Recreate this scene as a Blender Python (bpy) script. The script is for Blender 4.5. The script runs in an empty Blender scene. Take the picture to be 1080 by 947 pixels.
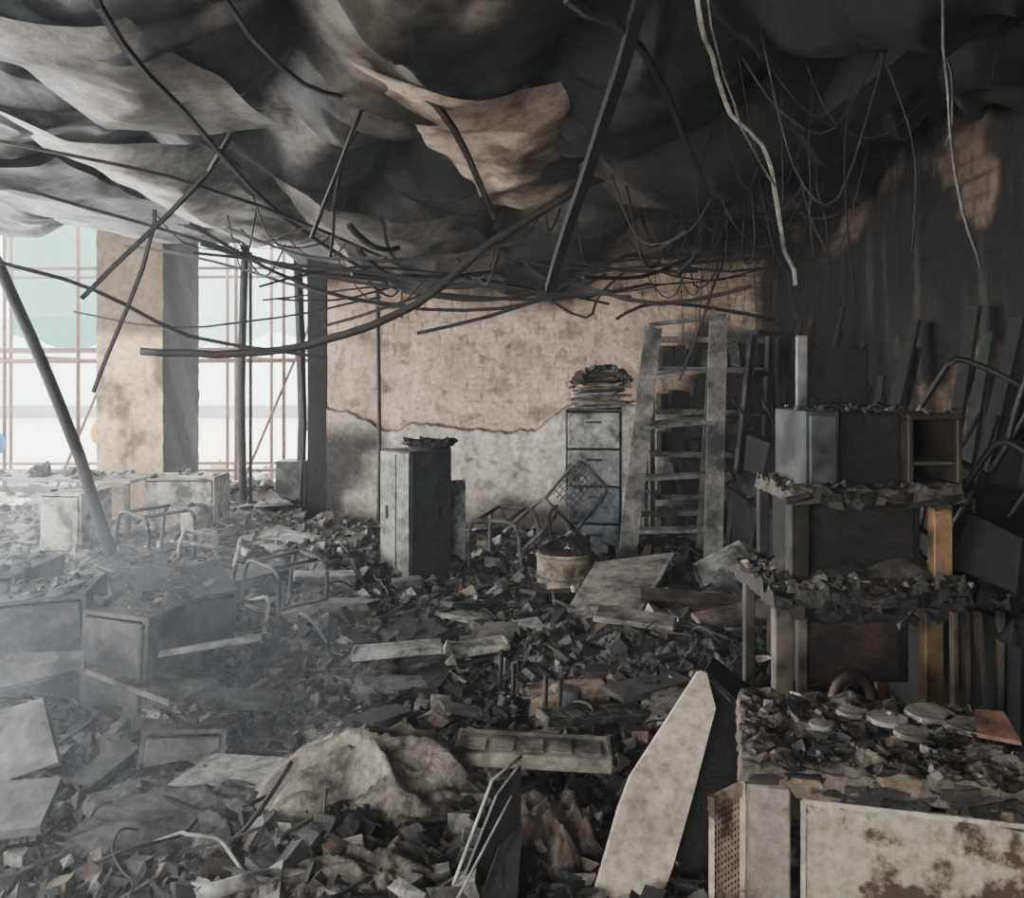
import bpy, math, random
from mathutils import Vector, Matrix, Euler, noise
R=random.Random(11)
SC=bpy.context.scene
def fbm(x,y,z=0.0,o=5):
    return noise.fractal(Vector((x,y,z)),0.9,2.1,o)
def sstep(a,b,x):
    t=max(0.0,min(1.0,(x-a)/(b-a))); return t*t*(3-2*t)
def lerp3(a,b,t): return tuple(a[i]*(1-t)+b[i]*t for i in range(3))

# ------------------------------------------------------------ materials
def vmat(name,rough=.85,metal=0.0,soot=.6,thr=.5,scale=3.0,bump=.4,bscale=25.0,sootcol=(.012,.011,.010),width=.09,spec=.3):
    m=bpy.data.materials.new(name); m.use_nodes=True
    nt=m.node_tree; N=nt.nodes; L=nt.links
    b=N['Principled BSDF']
    b.inputs['Roughness'].default_value=rough; b.inputs['Metallic'].default_value=metal
    b.inputs['Specular IOR Level'].default_value=spec
    tc=N.new('ShaderNodeTexCoord'); at=N.new('ShaderNodeAttribute'); at.attribute_name='Col'
    n1=N.new('ShaderNodeTexNoise'); n1.inputs['Scale'].default_value=scale; n1.inputs['Detail'].default_value=9; n1.inputs['Roughness'].default_value=.65
    L.new(tc.outputs['Object'],n1.inputs['Vector'])
    mr=N.new('ShaderNodeMapRange'); mr.inputs['From Min'].default_value=thr-width; mr.inputs['From Max'].default_value=thr+width
    mr.inputs['To Min'].default_value=0; mr.inputs['To Max'].default_value=soot
    L.new(n1.outputs['Fac'],mr.inputs['Value'])
    n2=N.new('ShaderNodeTexNoise'); n2.inputs['Scale'].default_value=bscale; n2.inputs['Detail'].default_value=6; n2.inputs['Roughness'].default_value=.7
    L.new(tc.outputs['Object'],n2.inputs['Vector'])
    mr2=N.new('ShaderNodeMapRange'); mr2.inputs['From Min'].default_value=.3; mr2.inputs['From Max'].default_value=.7
    mr2.inputs['To Min'].default_value=.5; mr2.inputs['To Max'].default_value=1.25
    L.new(n2.outputs['Fac'],mr2.inputs['Value'])
    mul=N.new('ShaderNodeVectorMath'); mul.operation='SCALE'
    L.new(at.outputs['Color'],mul.inputs[0]); L.new(mr2.outputs['Result'],mul.inputs['Scale'])
    mx=N.new('ShaderNodeMix'); mx.data_type='RGBA'
    L.new(mr.outputs['Result'],mx.inputs[0]); L.new(mul.outputs['Vector'],mx.inputs[6]); mx.inputs[7].default_value=(*sootcol,1)
    L.new(mx.outputs[2],b.inputs['Base Color'])
    bp=N.new('ShaderNodeBump'); bp.inputs['Strength'].default_value=bump; bp.inputs['Distance'].default_value=.02
    L.new(n2.outputs['Fac'],bp.inputs['Height']); L.new(bp.outputs['Normal'],b.inputs['Normal'])
    return m
M_metal=vmat('scorched_painted_metal',.5,.1,.9,.49,5.0,.25,40)
M_metal2=vmat('lightly_sooted_metal',.5,.1,.9,.52,6.0,.15,40,width=.10)
M_char=vmat('charred',.65,0,.8,.45,6.0,.8,35)
M_wood=vmat('smoked_wood',.7,0,.88,.51,5.0,.3,30,width=.11)
M_rub=vmat('ash_rubble',.6,0,.75,.50,11.0,1.0,70,spec=.45)
M_piece=vmat('debris_mix',.6,0,.7,.51,14.0,.6,60,spec=.4)
M_wall=vmat('smoked_plaster',.95,0,.4,.58,1.9,.5,18,sootcol=(.03,.022,.016))
M_mem=vmat('sooted_ceiling_sheet',.55,0,.85,.53,1.8,.35,16,width=.09,spec=.4)
M_cable=vmat('burnt_rail',.6,.2,.6,.5,8,.4,40)
M_fab=vmat('ashy_fabric',.95,0,.75,.54,9,.6,40)
M_clean=vmat('weathered_paint',.6,0,.1,.7,3,.1,20)

# ------------------------------------------------------------ mesh builder
class MB:
    def __init__(s): s.v=[];s.f=[];s.c=[];s.m=[];s.s=[];s.M=Matrix.Identity(4)
    def add(s,pts,faces,col,mi=0,smooth=False):
        o=len(s.v)
        for p in pts: s.v.append(tuple(s.M@Vector(p)))
        for f in faces:
            s.f.append(tuple(o+i for i in f)); s.c.append(col); s.m.append(mi); s.s.append(smooth)
    def box(s,c,size,rot=(0,0,0),col=(.2,.2,.2),jit=0,mi=0,bev=0):
        hx,hy,hz=[a/2 for a in size]; E=Euler(rot).to_matrix(); c=Vector(c)
        if bev>0:
            b=min(bev,hx*.9,hy*.9,hz*.9)
            pts=[];idx={}
            for sx in(-1,1):
                for sy in(-1,1):
                    for sz in(-1,1):
                        for k in range(3):
                            q=[sx*(hx-(b if k!=0 else 0)),sy*(hy-(b if k!=1 else 0)),sz*(hz-(b if k!=2 else 0))]
                            idx[(sx,sy,sz,k)]=len(pts); pts.append(c+E@Vector(q))
            F=[]
            I=idx
            for sx in(-1,1):
                q=[(sx,-1,-1,0),(sx,1,-1,0),(sx,1,1,0),(sx,-1,1,0)]; F.append([I[a] for a in (q if sx>0 else q[::-1])])
            for sy in(-1,1):
                q=[(-1,sy,-1,1),(1,sy,-1,1),(1,sy,1,1),(-1,sy,1,1)]; F.append([I[a] for a in (q if sy<0 else q[::-1])])
            for sz in(-1,1):
                q=[(-1,-1,sz,2),(1,-1,sz,2),(1,1,sz,2),(-1,1,sz,2)]; F.append([I[a] for a in (q if sz>0 else q[::-1])])
            for a in(-1,1):
                for d in(-1,1):
                    F.append([I[(a,d,-1,0)],I[(a,d,1,0)],I[(a,d,1,1)],I[(a,d,-1,1)]])
                    F.append([I[(a,-1,d,0)],I[(a,1,d,0)],I[(a,1,d,2)],I[(a,-1,d,2)]])
                    F.append([I[(-1,a,d,1)],I[(1,a,d,1)],I[(1,a,d,2)],I[(-1,a,d,2)]])
            for sx in(-1,1):
                for sy in(-1,1):
                    for sz in(-1,1): F.append([I[(sx,sy,sz,k)] for k in range(3)])
            s.add(pts,F,col,mi); return
        pts=[]
        for sx,sy,sz in((-1,-1,-1),(1,-1,-1),(1,1,-1),(-1,1,-1),(-1,-1,1),(1,-1,1),(1,1,1),(-1,1,1)):
            q=Vector((sx*hx*(1+R.uniform(-jit,jit)),sy*hy*(1+R.uniform(-jit,jit)),sz*hz*(1+R.uniform(-jit,jit))))
            pts.append(c+E@q)
        s.add(pts,[(0,3,2,1),(4,5,6,7),(0,1,5,4),(1,2,6,5),(2,3,7,6),(3,0,4,7)],col,mi)
    def beam(s,p,q,w,t,side,col,mi=0):
        p=Vector(p);q=Vector(q);d=(q-p).normalized();sd=Vector(side);sd=(sd-d*sd.dot(d)).normalized();n=d.cross(sd)
        pts=[]
        for e in(p,q):
            for a,b in((-1,-1),(1,-1),(1,1),(-1,1)): pts.append(e+sd*a*w/2+n*b*t/2)
        s.add(pts,[(0,1,2,3),(7,6,5,4),(0,4,5,1),(1,5,6,2),(2,6,7,3),(3,7,4,0)],col,mi)
    def tube(s,pts,r,col,seg=6,mi=0,smooth=True,flat=1.0,sub=4,wob=0):
        P=[Vector(p) for p in pts]
        if sub>1 and len(P)>2:
            Q=[]
            for i in range(len(P)-1):
                a=P[max(i-1,0)];b=P[i];c=P[i+1];d=P[min(i+2,len(P)-1)]
                for k in range(sub):
                    t=k/sub
                    Q.append(.5*((2*b)+(c-a)*t+(2*a-5*b+4*c-d)*t*t+(3*b-a-3*c+d)*t**3))
            Q.append(P[-1]);P=Q
        if wob:
            P=[p+Vector((R.uniform(-wob,wob),R.uniform(-wob,wob),R.uniform(-wob,wob))) for p in P]
        o=[];n=len(P)
        up=Vector((0,0,1))
        for i,p in enumerate(P):
            d=(P[min(i+1,n-1)]-P[max(i-1,0)])
            if d.length<1e-6: d=Vector((1,0,0))
            d.normalize()
            u=up if abs(d.dot(up))<.95 else Vector((0,1,0))
            a=d.cross(u).normalized();b=a.cross(d).normalized()
            for k in range(seg):
                t=2*math.pi*(k+.5)/seg
                o.append(p+a*math.cos(t)*r+b*math.sin(t)*r*flat)
        F=[]
        for i in range(n-1):
            for k in range(seg):
                k2=(k+1)%seg
                F.append((i*seg+k,i*seg+k2,(i+1)*seg+k2,(i+1)*seg+k))
        F.append(tuple(range(seg))[::-1]);F.append(tuple((n-1)*seg+k for k in range(seg)))
        s.add(o,F,col,mi,smooth)
    def plate(s,poly,t,col,mi=0):
        P=[Vector(p) for p in poly]
        nrm=(P[1]-P[0]).cross(P[2]-P[0]).normalized()
        n=len(P);pts=P+[p+nrm*t for p in P]
        F=[tuple(range(n))[::-1],tuple(range(n,2*n))]
        for i in range(n):
            j=(i+1)%n;F.append((i,j,n+j,n+i))
        s.add(pts,F,col,mi)
    def cyl(s,c,r,h,col,seg=24,mi=0,r2=None,axis=None):
        r2=r if r2 is None else r2
        c=Vector(c);pts=[]
        for z,rr in((0,r),(h,r2)):
            for k in range(seg):
                t=2*math.pi*k/seg;pts.append(c+Vector((math.cos(t)*rr,math.sin(t)*rr,z)))
        F=[(k,(k+1)%seg,seg+(k+1)%seg,seg+k) for k in range(seg)]
        s.add(pts,F,col,mi,True)
        s.add(pts,[tuple(range(seg))[::-1],tuple(range(seg,2*seg))],col,mi)
    def chips(s,x0,x1,y0,y1,zf,n,smin,smax,pal,flat=.35,tilt=.5,mi=0,lift=.3):
        for _ in range(n):
            x=R.uniform(x0,x1);y=R.uniform(y0,y1)
            a=smin*(smax/smin)**(R.random()**1.6)
            b=a*R.uniform(.3,1);c=a*R.uniform(.06,flat)
            z=zf(x,y)+c*lift
            s.box((x,y,z),(a,b,c),(R.gauss(0,tilt),R.gauss(0,tilt),R.uniform(0,6.3)),pick(pal),.35,mi)
    def dome(s,c,rx,ry,h,col,mi=0,n=14,amp=.35,fs=6,pw=.7,o=4):
        pts=[];F=[]
        for j in range(n+1):
            for i in range(n+1):
                u=-1+2*i/n;v=-1+2*j/n
                x=u*math.sqrt(1-v*v/2);y=v*math.sqrt(1-u*u/2)
                r=min(1,math.hypot(x,y))
                z=h*(1-r*r)**pw*(1+amp*fbm(x*rx*fs+c[0]*9,y*ry*fs+c[1]*9,c[2]*7,o))
                k=1+.15*fbm(u*2+c[0]*5,v*2,3,2)
                pts.append((c[0]+x*rx*k,c[1]+y*ry*k,c[2]+z))
        for j in range(n):
            for i in range(n):
                a=j*(n+1)+i;F.append((a,a+1,a+n+2,a+n+1))
        s.add(pts,F,col,mi,True)
    def crust(s,X0,X1,Y0,Y1,Z,col,mi=0,n=40,drop=.05,amp=1.0,h=.018):
        pts=[];F=[]
        for j in range(n+1):
            for i in range(n+1):
                u=i/n;v=j/n;x=X0+(X1-X0)*u;y=Y0+(Y1-Y0)*v
                e=min(i,n-i,j,n-j)
                z=Z+h+amp*(.03*fbm(x*7,y*7,2)+.014*fbm(x*22,y*22,4,3))
                if e==0: z=Z-.012-drop*(.5+.8*abs(fbm(x*6,y*6,6,2)))
                pts.append((x+.008*fbm(y*20,x*20,1,3),y+.008*fbm(x*20,y*20,5,3),z))
        for j in range(n):
            for i in range(n):
                a=j*(n+1)+i;F.append((a,a+1,a+n+2,a+n+1))
        s.add(pts,F,col,mi)
    def build(s,name,mats):
        me=bpy.data.meshes.new(name);me.from_pydata(s.v,[],s.f)
        for m in mats: me.materials.append(m)
        me.polygons.foreach_set('material_index',s.m);me.polygons.foreach_set('use_smooth',s.s)
        at=me.color_attributes.new('Col','FLOAT_COLOR','CORNER')
        buf=[]
        for f,c in zip(s.f,s.c):
            buf.extend((c[0],c[1],c[2],1.0)*len(f))
        at.data.foreach_set('color',buf);me.update()
        ob=bpy.data.objects.new(name,me);SC.collection.objects.link(ob);return ob
def grid(name,nu,nv,fn,mat,smooth=True):
    pts=[];col=[]
    for j in range(nv+1):
        for i in range(nu+1):
            p,c=fn(i/nu,j/nv);pts.append(p);col.extend((*c,1.0))
    F=[(j*(nu+1)+i,j*(nu+1)+i+1,(j+1)*(nu+1)+i+1,(j+1)*(nu+1)+i) for j in range(nv) for i in range(nu)]
    me=bpy.data.meshes.new(name);me.from_pydata(pts,[],F);me.materials.append(mat)
    me.polygons.foreach_set('use_smooth',[smooth]*len(F))
    at=me.color_attributes.new('Col','FLOAT_COLOR','POINT');at.data.foreach_set('color',col)
    me.update();ob=bpy.data.objects.new(name,me);SC.collection.objects.link(ob);return ob
BLK=(.012,.011,.010);DG=(.045,.042,.037);GR=(.16,.148,.132);ASH=(.36,.335,.30);TAN=(.28,.21,.145);BRN=(.07,.043,.028);WH=(.56,.53,.48)
PAL_D=[(BLK,9),(DG,5),(GR,1.2),(BRN,1.5),(ASH,.3),(TAN,.3)]
PAL_M=[(BLK,5),(DG,5),(GR,4),(BRN,1.3),(ASH,1.5),(TAN,.6),(WH,.12)]
PAL_L=[(BLK,2.4),(DG,3.2),(GR,4.5),(BRN,.8),(ASH,3.2),(TAN,1.2),(WH,.5)]
def pick(p):
    t=R.random()*sum(w for _,w in p)
    for c,w in p:
        t-=w
        if t<=0: break
    k=R.uniform(.7,1.25);return tuple(min(.9,a*k) for a in c)

# ------------------------------------------------------------ room shell
def slab(name,x0,x1,y0,y1,z0,z1,col,mat):
    m=MB();m.box(((x0+x1)/2,(y0+y1)/2,(z0+z1)/2),(x1-x0,y1-y0,z1-z0),col=col);return m.build(name,[mat])
slab('floor',-7,2.9,-3,10.6,-.2,0,(.08,.075,.07),M_wall)
slab('ceiling',-7,2.9,-3.2,10.7,3.85,4.05,(.03,.028,.026),M_wall)
def brick(x,z):
    x+=.03*fbm(z*3,x*3,1,2);z+=.012*fbm(x*3,z*3,2,2)
    row=math.floor(z/.115);off=.14*(row%2);fx=((x+off)/.29)%1;fz=(z/.115)%1
    e=min(fx*.29,(1-fx)*.29,fz*.115,(1-fz)*.115)
    return sstep(.0,.014,e-.006*fbm(x*6,z*6,3,3))
def pl_edge(x):
    b=1.10+.18*sstep(-1.1,-1.7,x)+.28*sstep(.2,.7,x)
    return b+.09*fbm(x*1.7,3.3)+.03*fbm(x*7,1)
def backwall(u,v):
    x=-1.85+4.6*u;z=-.05+3.95*v
    d=z-pl_edge(x)
    pl=sstep(.012,-.012,d)
    patch=sstep(-.2,.08,fbm(x*1.3+4,z*1.5,7))
    b=brick(x,z)*(1-.92*patch)+patch*.92
    y=8.56-.05*pl-.009*b*(1-pl)-.012*fbm(x*5,z*5,2)
    base=lerp3((.52,.365,.25),(.76,.575,.42),.28*b+.72*max(0,min(1,.5+.7*fbm(x*1.5,z*2,9))))
    base=lerp3(base,(.76,.68,.585),pl*.85)
    s=0
    s=max(s,.95*sstep(2.2,2.65,z+.35*fbm(x*1.2,z,5)-.4*sstep(.4,1.2,x)))
    s=max(s,sstep(1.45,1.85,x+.3*fbm(x*1.6,z*1.6,8))*sstep(2.35,2.0,z+.15*fbm(x*3,z*3,2))*.95)
    s=max(s,.95*sstep(2.3,2.55,x+.1*fbm(z*3,x)))
    s=max(s,sstep(-1.15,-1.6,x+.3*fbm(z*2,x,3))*sstep(1.4,.95,z)*.95)
    s=max(s,.9*sstep(.6,.1,z+.25*fbm(x*2,z*2,6)))
    s=max(s,.9*sstep(.028,0,abs(d+.006)+.008*fbm(x*9,z*9)))
    s=max(s,.5*sstep(.15,.5,fbm(x*.9,z*1.5,12)))
    s=max(s,.45*sstep(.3,.6,fbm(x*5,z*7,15)))
    c=lerp3(base,(.022,.018,.015),min(.96,s))
    return (x,y,z),c
grid('wall_back',420,340,backwall,M_wall)
def rightwall(u,v):
    y=8.6-11.6*u;z=-.05+3.95*v
    n=fbm(y*1.1,z*1.1,4);b=brick(y,z)
    expo=sstep(.2,.5,n+.3*sstep(2.2,2.9,z)-.15)
    c=lerp3((.009,.008,.007),(.16,.115,.08),expo*.8*(.3+.7*b))
    st=sstep(.3,.6,fbm(y*9,z*.6,2));c=lerp3(c,(.05,.044,.037),st*.6)
    return (2.68-.02*expo-.01*b+.02*n,y,z),c
grid('wall_right',420,180,rightwall,M_wall)
slab('wall_back_core',-2.05,2.9,8.6,8.8,-.2,3.85,(.1,.08,.07),M_wall)
slab('wall_right_core',2.72,2.95,-3,8.6,-.2,3.85,(.05,.05,.05),M_wall)
slab('wall_return',-2.05,-1.86,8.55,10.6,-.2,3.85,(.018,.016,.014),M_wall)
slab('trim_facade_lintel',-7,-1.9,10.3,10.6,3.55,3.85,(.12,.11,.10),M_wall)
m=MB()
m.box((-6.9,-2,1.92),(.2,2,3.85),col=(.3,.28,.25));m.box((-6.9,4.2,1.92),(.2,.7,3.85),col=(.3,.28,.25));m.box((-6.9,10.2,1.92),(.2,.8,3.85),col=(.3,.28,.25))
m.box((-6.9,3.8,.25),(.2,13.6,.5),col=(.3,.28,.25));m.box((-6.9,3.8,3.6),(.2,13.6,.5),col=(.2,.18,.17))
m.build('wall_left',[M_wall])  # unseen side wall, openings shaped to let light in
m=MB();m.box((1.2,-3.1,1.92),(3.5,.2,3.85),col=(.06,.055,.05));m.box((-6.1,-3.1,1.92),(1.8,.2,3.85),col=(.2,.18,.16));m.box((-2.9,-3.1,.3),(4.7,.2,.6),col=(.2,.18,.16));m.box((-2.9,-3.1,3.3),(4.7,.2,1.1),col=(.1,.09,.08));m.build('wall_rear',[M_wall])
def colfun():
    def f(u,v):
        z=-.05+3.95*v
        P=[(-4.53,9.3),(-3.8,9.3),(-3.8,10.36),(-4.53,10.36),(-4.53,9.3)]
        t=u*4;i=min(3,int(t+1e-6));k=t-i
        x=P[i][0]*(1-k)+P[i+1][0]*k;y=P[i][1]*(1-k)+P[i+1][1]*k
        base=(.68,.50,.30)
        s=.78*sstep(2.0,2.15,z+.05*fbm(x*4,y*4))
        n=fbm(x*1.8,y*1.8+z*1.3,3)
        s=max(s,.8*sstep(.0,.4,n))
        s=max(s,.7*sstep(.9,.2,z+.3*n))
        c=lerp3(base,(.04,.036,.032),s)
        if i==1: c=lerp3((.035,.032,.028),(.012,.011,.010),sstep(-.2,.4,n))  # window-side face painted near black, its shade put into the colour
        return (x+.01*fbm(z*6,y*3),y,z),c
    return f
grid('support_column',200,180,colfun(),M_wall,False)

# ------------------------------------------------------------ sagging ceiling sheet
def fold(x,y):
    wx=x+.45*fbm(x*.45,y*.45,1,2);wy=y+.45*fbm(x*.45,y*.45,9,2)
    u=(wx*.78+wy*.5)/1.15;v=(wx*.5-wy*.62)/1.9
    return u,v
def memz(x,y):
    u,v=fold(x,y)
    z=3.55+.12*sstep(-1.5,-4,x)
    a=abs(math.sin(math.pi*u));b=abs(math.sin(math.pi*v))
    z-=.34*a**.75
    z-=.20*b**.8
    z-=.62*math.exp(-((x+.7)/1.5)**2-((y-8.0)/1.5)**2)
    z-=.18*math.exp(-((x-1.2)/1.0)**2-((y-6.5)/1.5)**2)
    f=fbm(x*1.3+.9*y,y*.6-x*.3,4,2)
    z-=.07*abs(f)+.010*fbm(x*5,y*5,2,3)
    g=fbm(x*.9-.7*y+7,y*.8,6,2);z-=.10*max(0,1-abs(g)*5)
    return z
def mem(u,v):
    x=-6.6+9.2*u;y=.6+8.6*v
    if y>8.5 and x>-1.9: y=8.5
    z=memz(x,y)
    fu,fv=fold(x,y)
    cell=noise.cell(Vector((math.floor(fu)+.5,math.floor(fv)+.5,3.3)))
    n=fbm(x*.7+3,y*.7,5,3)
    t=max(0,min(1,sstep(-.2,.4,n)*.75+.55*(cell-.25)))
    c=lerp3((.045,.041,.037),(.52,.42,.325),t)
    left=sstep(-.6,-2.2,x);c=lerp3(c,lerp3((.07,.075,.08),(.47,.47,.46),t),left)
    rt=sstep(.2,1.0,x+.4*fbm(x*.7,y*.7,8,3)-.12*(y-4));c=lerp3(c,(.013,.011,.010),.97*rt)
    a=abs(math.sin(math.pi*fu));c=lerp3(c,(.02,.018,.016),.75*sstep(.35,.0,a))  # crease occlusion painted into the sheet colour
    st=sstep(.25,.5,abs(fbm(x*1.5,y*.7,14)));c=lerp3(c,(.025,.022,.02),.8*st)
    g=fbm(x*.9-.7*y+7,y*.8,6,2);c=lerp3(c,(.02,.018,.016),.7*max(0,1-abs(g)*9))  # fold lines darkened too, shade put into the colour
    return (x,y,z),c
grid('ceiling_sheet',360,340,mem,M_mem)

# ------------------------------------------------------------ rubble floor
MOUNDS=[(-2.3,6.3,1.2,.22),(.95,4.3,.7,.18),(-.5,2.7,.5,.06),(1.6,5.8,.8,.12),(-2.6,4.4,.8,.12),(-2.6,8.6,1.2,.18),(-.9,7.4,.9,.12),(.2,4.6,.6,.08)]
def hz(x,y):
    h=.07+.05*fbm(x*1.2,y*1.2,2)+.035*fbm(x*4,y*4,5)
    for a,b,r,k in MOUNDS: h+=k*math.exp(-((x-a)**2+(y-b)**2)/(r*r))
    return max(.012,h)
def blocked(x,y): return (y>8.35 and x>-2.2) or (-4.7<x<-3.65 and 9.1<y<10.5)
def rub(u,v):
    x=-6.7+9.3*u;y=.3+10.1*v*(.3+.7*v)
    if y>8.45 and x>-2.1: y=8.45
    h=hz(x,y)+.03*fbm(x*9,y*9,3)+.040*abs(fbm(x*16,y*16,7,4))
    n=fbm(x*2,y*2,8);n2=fbm(x*14,y*14,18,3)
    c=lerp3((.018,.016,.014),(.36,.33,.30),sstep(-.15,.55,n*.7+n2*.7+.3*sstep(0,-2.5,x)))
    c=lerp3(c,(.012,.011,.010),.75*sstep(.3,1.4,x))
    return (x,y,h),c
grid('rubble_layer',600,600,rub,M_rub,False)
d1=MB()
for _ in range(38000):
    y=.9+9.2*R.random()**1.1
    hw=.66*y+.4
    x=R.uniform(max(-6.5,-hw),min(2.55,hw))
    if blocked(x,y): continue
    a=.007*(1+.13*y)*(10)**(R.random()**3.6)
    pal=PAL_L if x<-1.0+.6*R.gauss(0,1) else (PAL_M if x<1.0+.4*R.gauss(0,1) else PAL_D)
    d1.box((x,y,hz(x,y)+.012+a*.12),(a,a*R.uniform(.4,1),a*R.uniform(.25,.8)),(R.gauss(0,.45),R.gauss(0,.45),R.uniform(0,6.3)),pick(pal),.45)
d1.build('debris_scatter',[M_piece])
d2=MB()
for _ in range(520):
    y=1.8+7.4*R.random()**1.1;hw=.7*y
    x=R.uniform(max(-5.8,-hw),min(2.3,hw))
    if blocked(x,y): continue
    L=R.uniform(.08,.45);w=R.uniform(.006,.022)
    d2.box((x,y,hz(x,y)+R.uniform(.02,.06)),(L,w,w*R.uniform(.4,1)),(0,R.gauss(0,.18),R.uniform(0,6.3)),pick(PAL_M),.2)
d2.build('splintered_laths',[M_piece])
d3=MB()
for _ in range(150):
    y=2.8+6*R.random();hw=.7*y;x=R.uniform(-hw,min(2.2,hw))
    if blocked(x,y): continue
    a=R.uniform(.12,.40);b=a*R.uniform(.3,.8)
    d3.box((x,y,hz(x,y)+.045),(a,b,R.uniform(.012,.06)),(R.gauss(0,.12),R.gauss(0,.12),R.uniform(0,6.3)),pick(PAL_L if x<.2 else PAL_M),.18)
d3.build('burnt_panel_fragments',[M_piece])

# ------------------------------------------------------------ generic furniture
def carcass(m,w,d,h,t,col,open_front=True,mi=0,back=True):
    m.box((-w/2+t/2,0,h/2),(t,d,h),col=col,mi=mi);m.box((w/2-t/2,0,h/2),(t,d,h),col=col,mi=mi)
    m.box((0,0,t/2),(w-2*t,d,t),col=col,mi=mi);m.box((0,0,h-t/2),(w,d,t),col=col,mi=mi)
    if back: m.box((0,d/2-t/2,h/2),(w-2*t,t,h-2*t),col=col,mi=mi)
def drawers(m,w,d,h,n,cols,mi=0,t=.02,handle=True):
    hh=(h-.04)/n
    for i in range(n):
        z=.02+hh*(i+.5);c=cols[i%len(cols)]
        m.box((0,-d/2-.004,z),(w-.04,.03,hh-.018),col=c,mi=mi,bev=.006)
        if handle:
            m.box((0,-d/2-.026,z+hh*.22),(w*.28,.014,.018),col=DG,mi=mi,bev=.004)
            m.box((0,-d/2-.022,z+hh*.02),(w*.22,.006,.03),col=tuple(a*1.3 for a in c),mi=mi)
def place(m,x,y,z,rz=0,rx=0,ry=0): m.M=Matrix.Translation((x,y,z))@Euler((rx,ry,rz)).to_matrix().to_4x4()

# A: locker
m=MB();place(m,-.73,6.5,.03,math.radians(42))
w=.38;h=1.04
carcass(m,w,.38,h,.015,(.06,.062,.062))
m.box((-w/2-.004,0,h/2),(.012,.37,h-.03),col=(.24,.225,.20))
m.box((-w/2-.012,-.02,h/2),(.008,.012,h-.06),col=(.10,.09,.08))
m.box((-w/2-.013,.1,h*.55),(.012,.02,.1),col=BLK)
m.box((0,-.192,h/2),(w-.02,.012,h-.03),col=(.045,.047,.046),bev=.004)
m.box((.08,-.202,h*.55),(.02,.016,.1),col=BLK)
m.M=Matrix.Identity(4)
m.cyl((-.63,6.5,1.07),.17,.05,BLK,18,1,.14)
m.chips(-.78,-.47,6.36,6.64,lambda x,y:1.11,90,.03,.14,PAL_D,mi=1,tilt=.3)
m.box((-.43,6.7,.45),(.14,.012,.72),(0,0,.5),(.40,.42,.42),mi=0)
m.build('metal_locker',[M_metal2,M_char])

# B: filing cabinet
m=MB();place(m,.74,7.65,0,math.radians(-7))
carcass(m,.49,.5,1.34,.012,(.10,.11,.11))
drawers(m,.49,.5,1.34,4,[(.20,.23,.24),(.16,.18,.19),(.28,.28,.26),(.33,.32,.29)])
m.build('filing_cabinet',[M_metal2])
m=MB()
for i in range(14):
    z=1.35+i*.024;m.box((.78+R.uniform(-.05,.05),7.66+R.uniform(-.03,.03),z+.01),(.46-.012*i+R.uniform(-.05,.05),.42-.01*i,.022),(R.gauss(0,.03),R.gauss(0,.03),R.uniform(-.5,.5)),pick([(DG,2),(BRN,1),(GR,2),(TAN,.8)]),.15)
m.chips(.52,1.04,7.45,7.88,lambda x,y:1.70-2.2*((x-.8)**2),420,.015,.09,PAL_M,tilt=.6,flat=.6)
m.build('scorched_paper_stack',[M_piece])

# C: ladders
def ladder(name,fl,fr,tl,tr,rl,rr,col,n=6,sw=.11,mat=M_wood,rear=None):
    m=MB();fl,fr,tl,tr,rl,rr=[Vector(a) for a in(fl,fr,tl,tr,rl,rr)]
    sd=(fr-fl).normalized()
    m.beam(fl,tl,sw,.035,sd,col);m.beam(fr,tr,sw,.035,sd,col)
    rc=tuple(a*.6 for a in col)
    m.beam(rl,tl+Vector((0,.06,0)),sw*.7,.03,sd,rc);m.beam(rr,tr+Vector((0,.06,0)),sw*.7,.03,sd,rc)
    m.beam(tl-sd*.05+Vector((0,0,.02)),tr+sd*.05+Vector((0,0,.02)),.14,.03,(0,1,0),col)
    for i in range(1,n):
        t=i/n;a=fl.lerp(tl,t);b=fr.lerp(tr,t)
        m.beam(a+Vector((0,.02,0)),b+Vector((0,.02,0)),.09,.028,(0,1,.15),col)
        if i%2: 
            a=rl.lerp(tl,t);b=rr.lerp(tr,t);m.beam(a,b,.05,.02,(0,0,1),rc)
    m.tube([fl.lerp(tl,.45),(fl.lerp(tl,.4)+rl.lerp(tl,.4))/2-Vector((0,0,.08)),rl.lerp(tl,.45)],.006,BLK,5)
    return m.build(name,[mat])
ladder('step_ladder',(.86,6.55,.02),(1.54,6.55,.02),(1.15,6.95,2.02),(1.68,6.95,2.10),(1.08,7.6,.02),(1.68,7.6,.02),(.25,.235,.21),5,.14)
ladder('step_ladder',(1.74,6.9,.02),(2.12,7.3,.02),(2.05,7.25,1.98),(2.3,7.6,1.98),(2.05,7.8,.02),(2.5,7.9,.02),(.09,.082,.075),6,.10,M_char)
m=MB();x0,x1=1.32,2.48
for x in(x0,x1):
    for y in(8.02,8.4): m.beam((x,y,0),(x,y,2.0),.04,.04,(1,0,0),(.10,.095,.09))
for z in(.12,.5,.9,1.3,1.7,1.98): 
    m.beam((x0,8.2,z),(x1,8.2,z-.02),.42,.025,(0,1,0),(.14,.13,.12))
    m.beam((x0,8.0,z),(x1,8.0,z-.02),.03,.05,(0,1,0),(.26,.25,.23))
    if z<1.9:
        x=x0+.08
        while x<x1-.12:
            w=R.uniform(.05,.2);hh=R.uniform(.1,.3)
            m.box((x+w/2,8.15,z+.015+hh/2),(w*.9,.25,hh),(0,R.gauss(0,.08),0),pick([(DG,3),(GR,2),(ASH,1.8),(BRN,1.5)]),.15,1);x+=w+R.uniform(0,.05)
m.build('storage_rack',[M_metal2,M_char])
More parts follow.
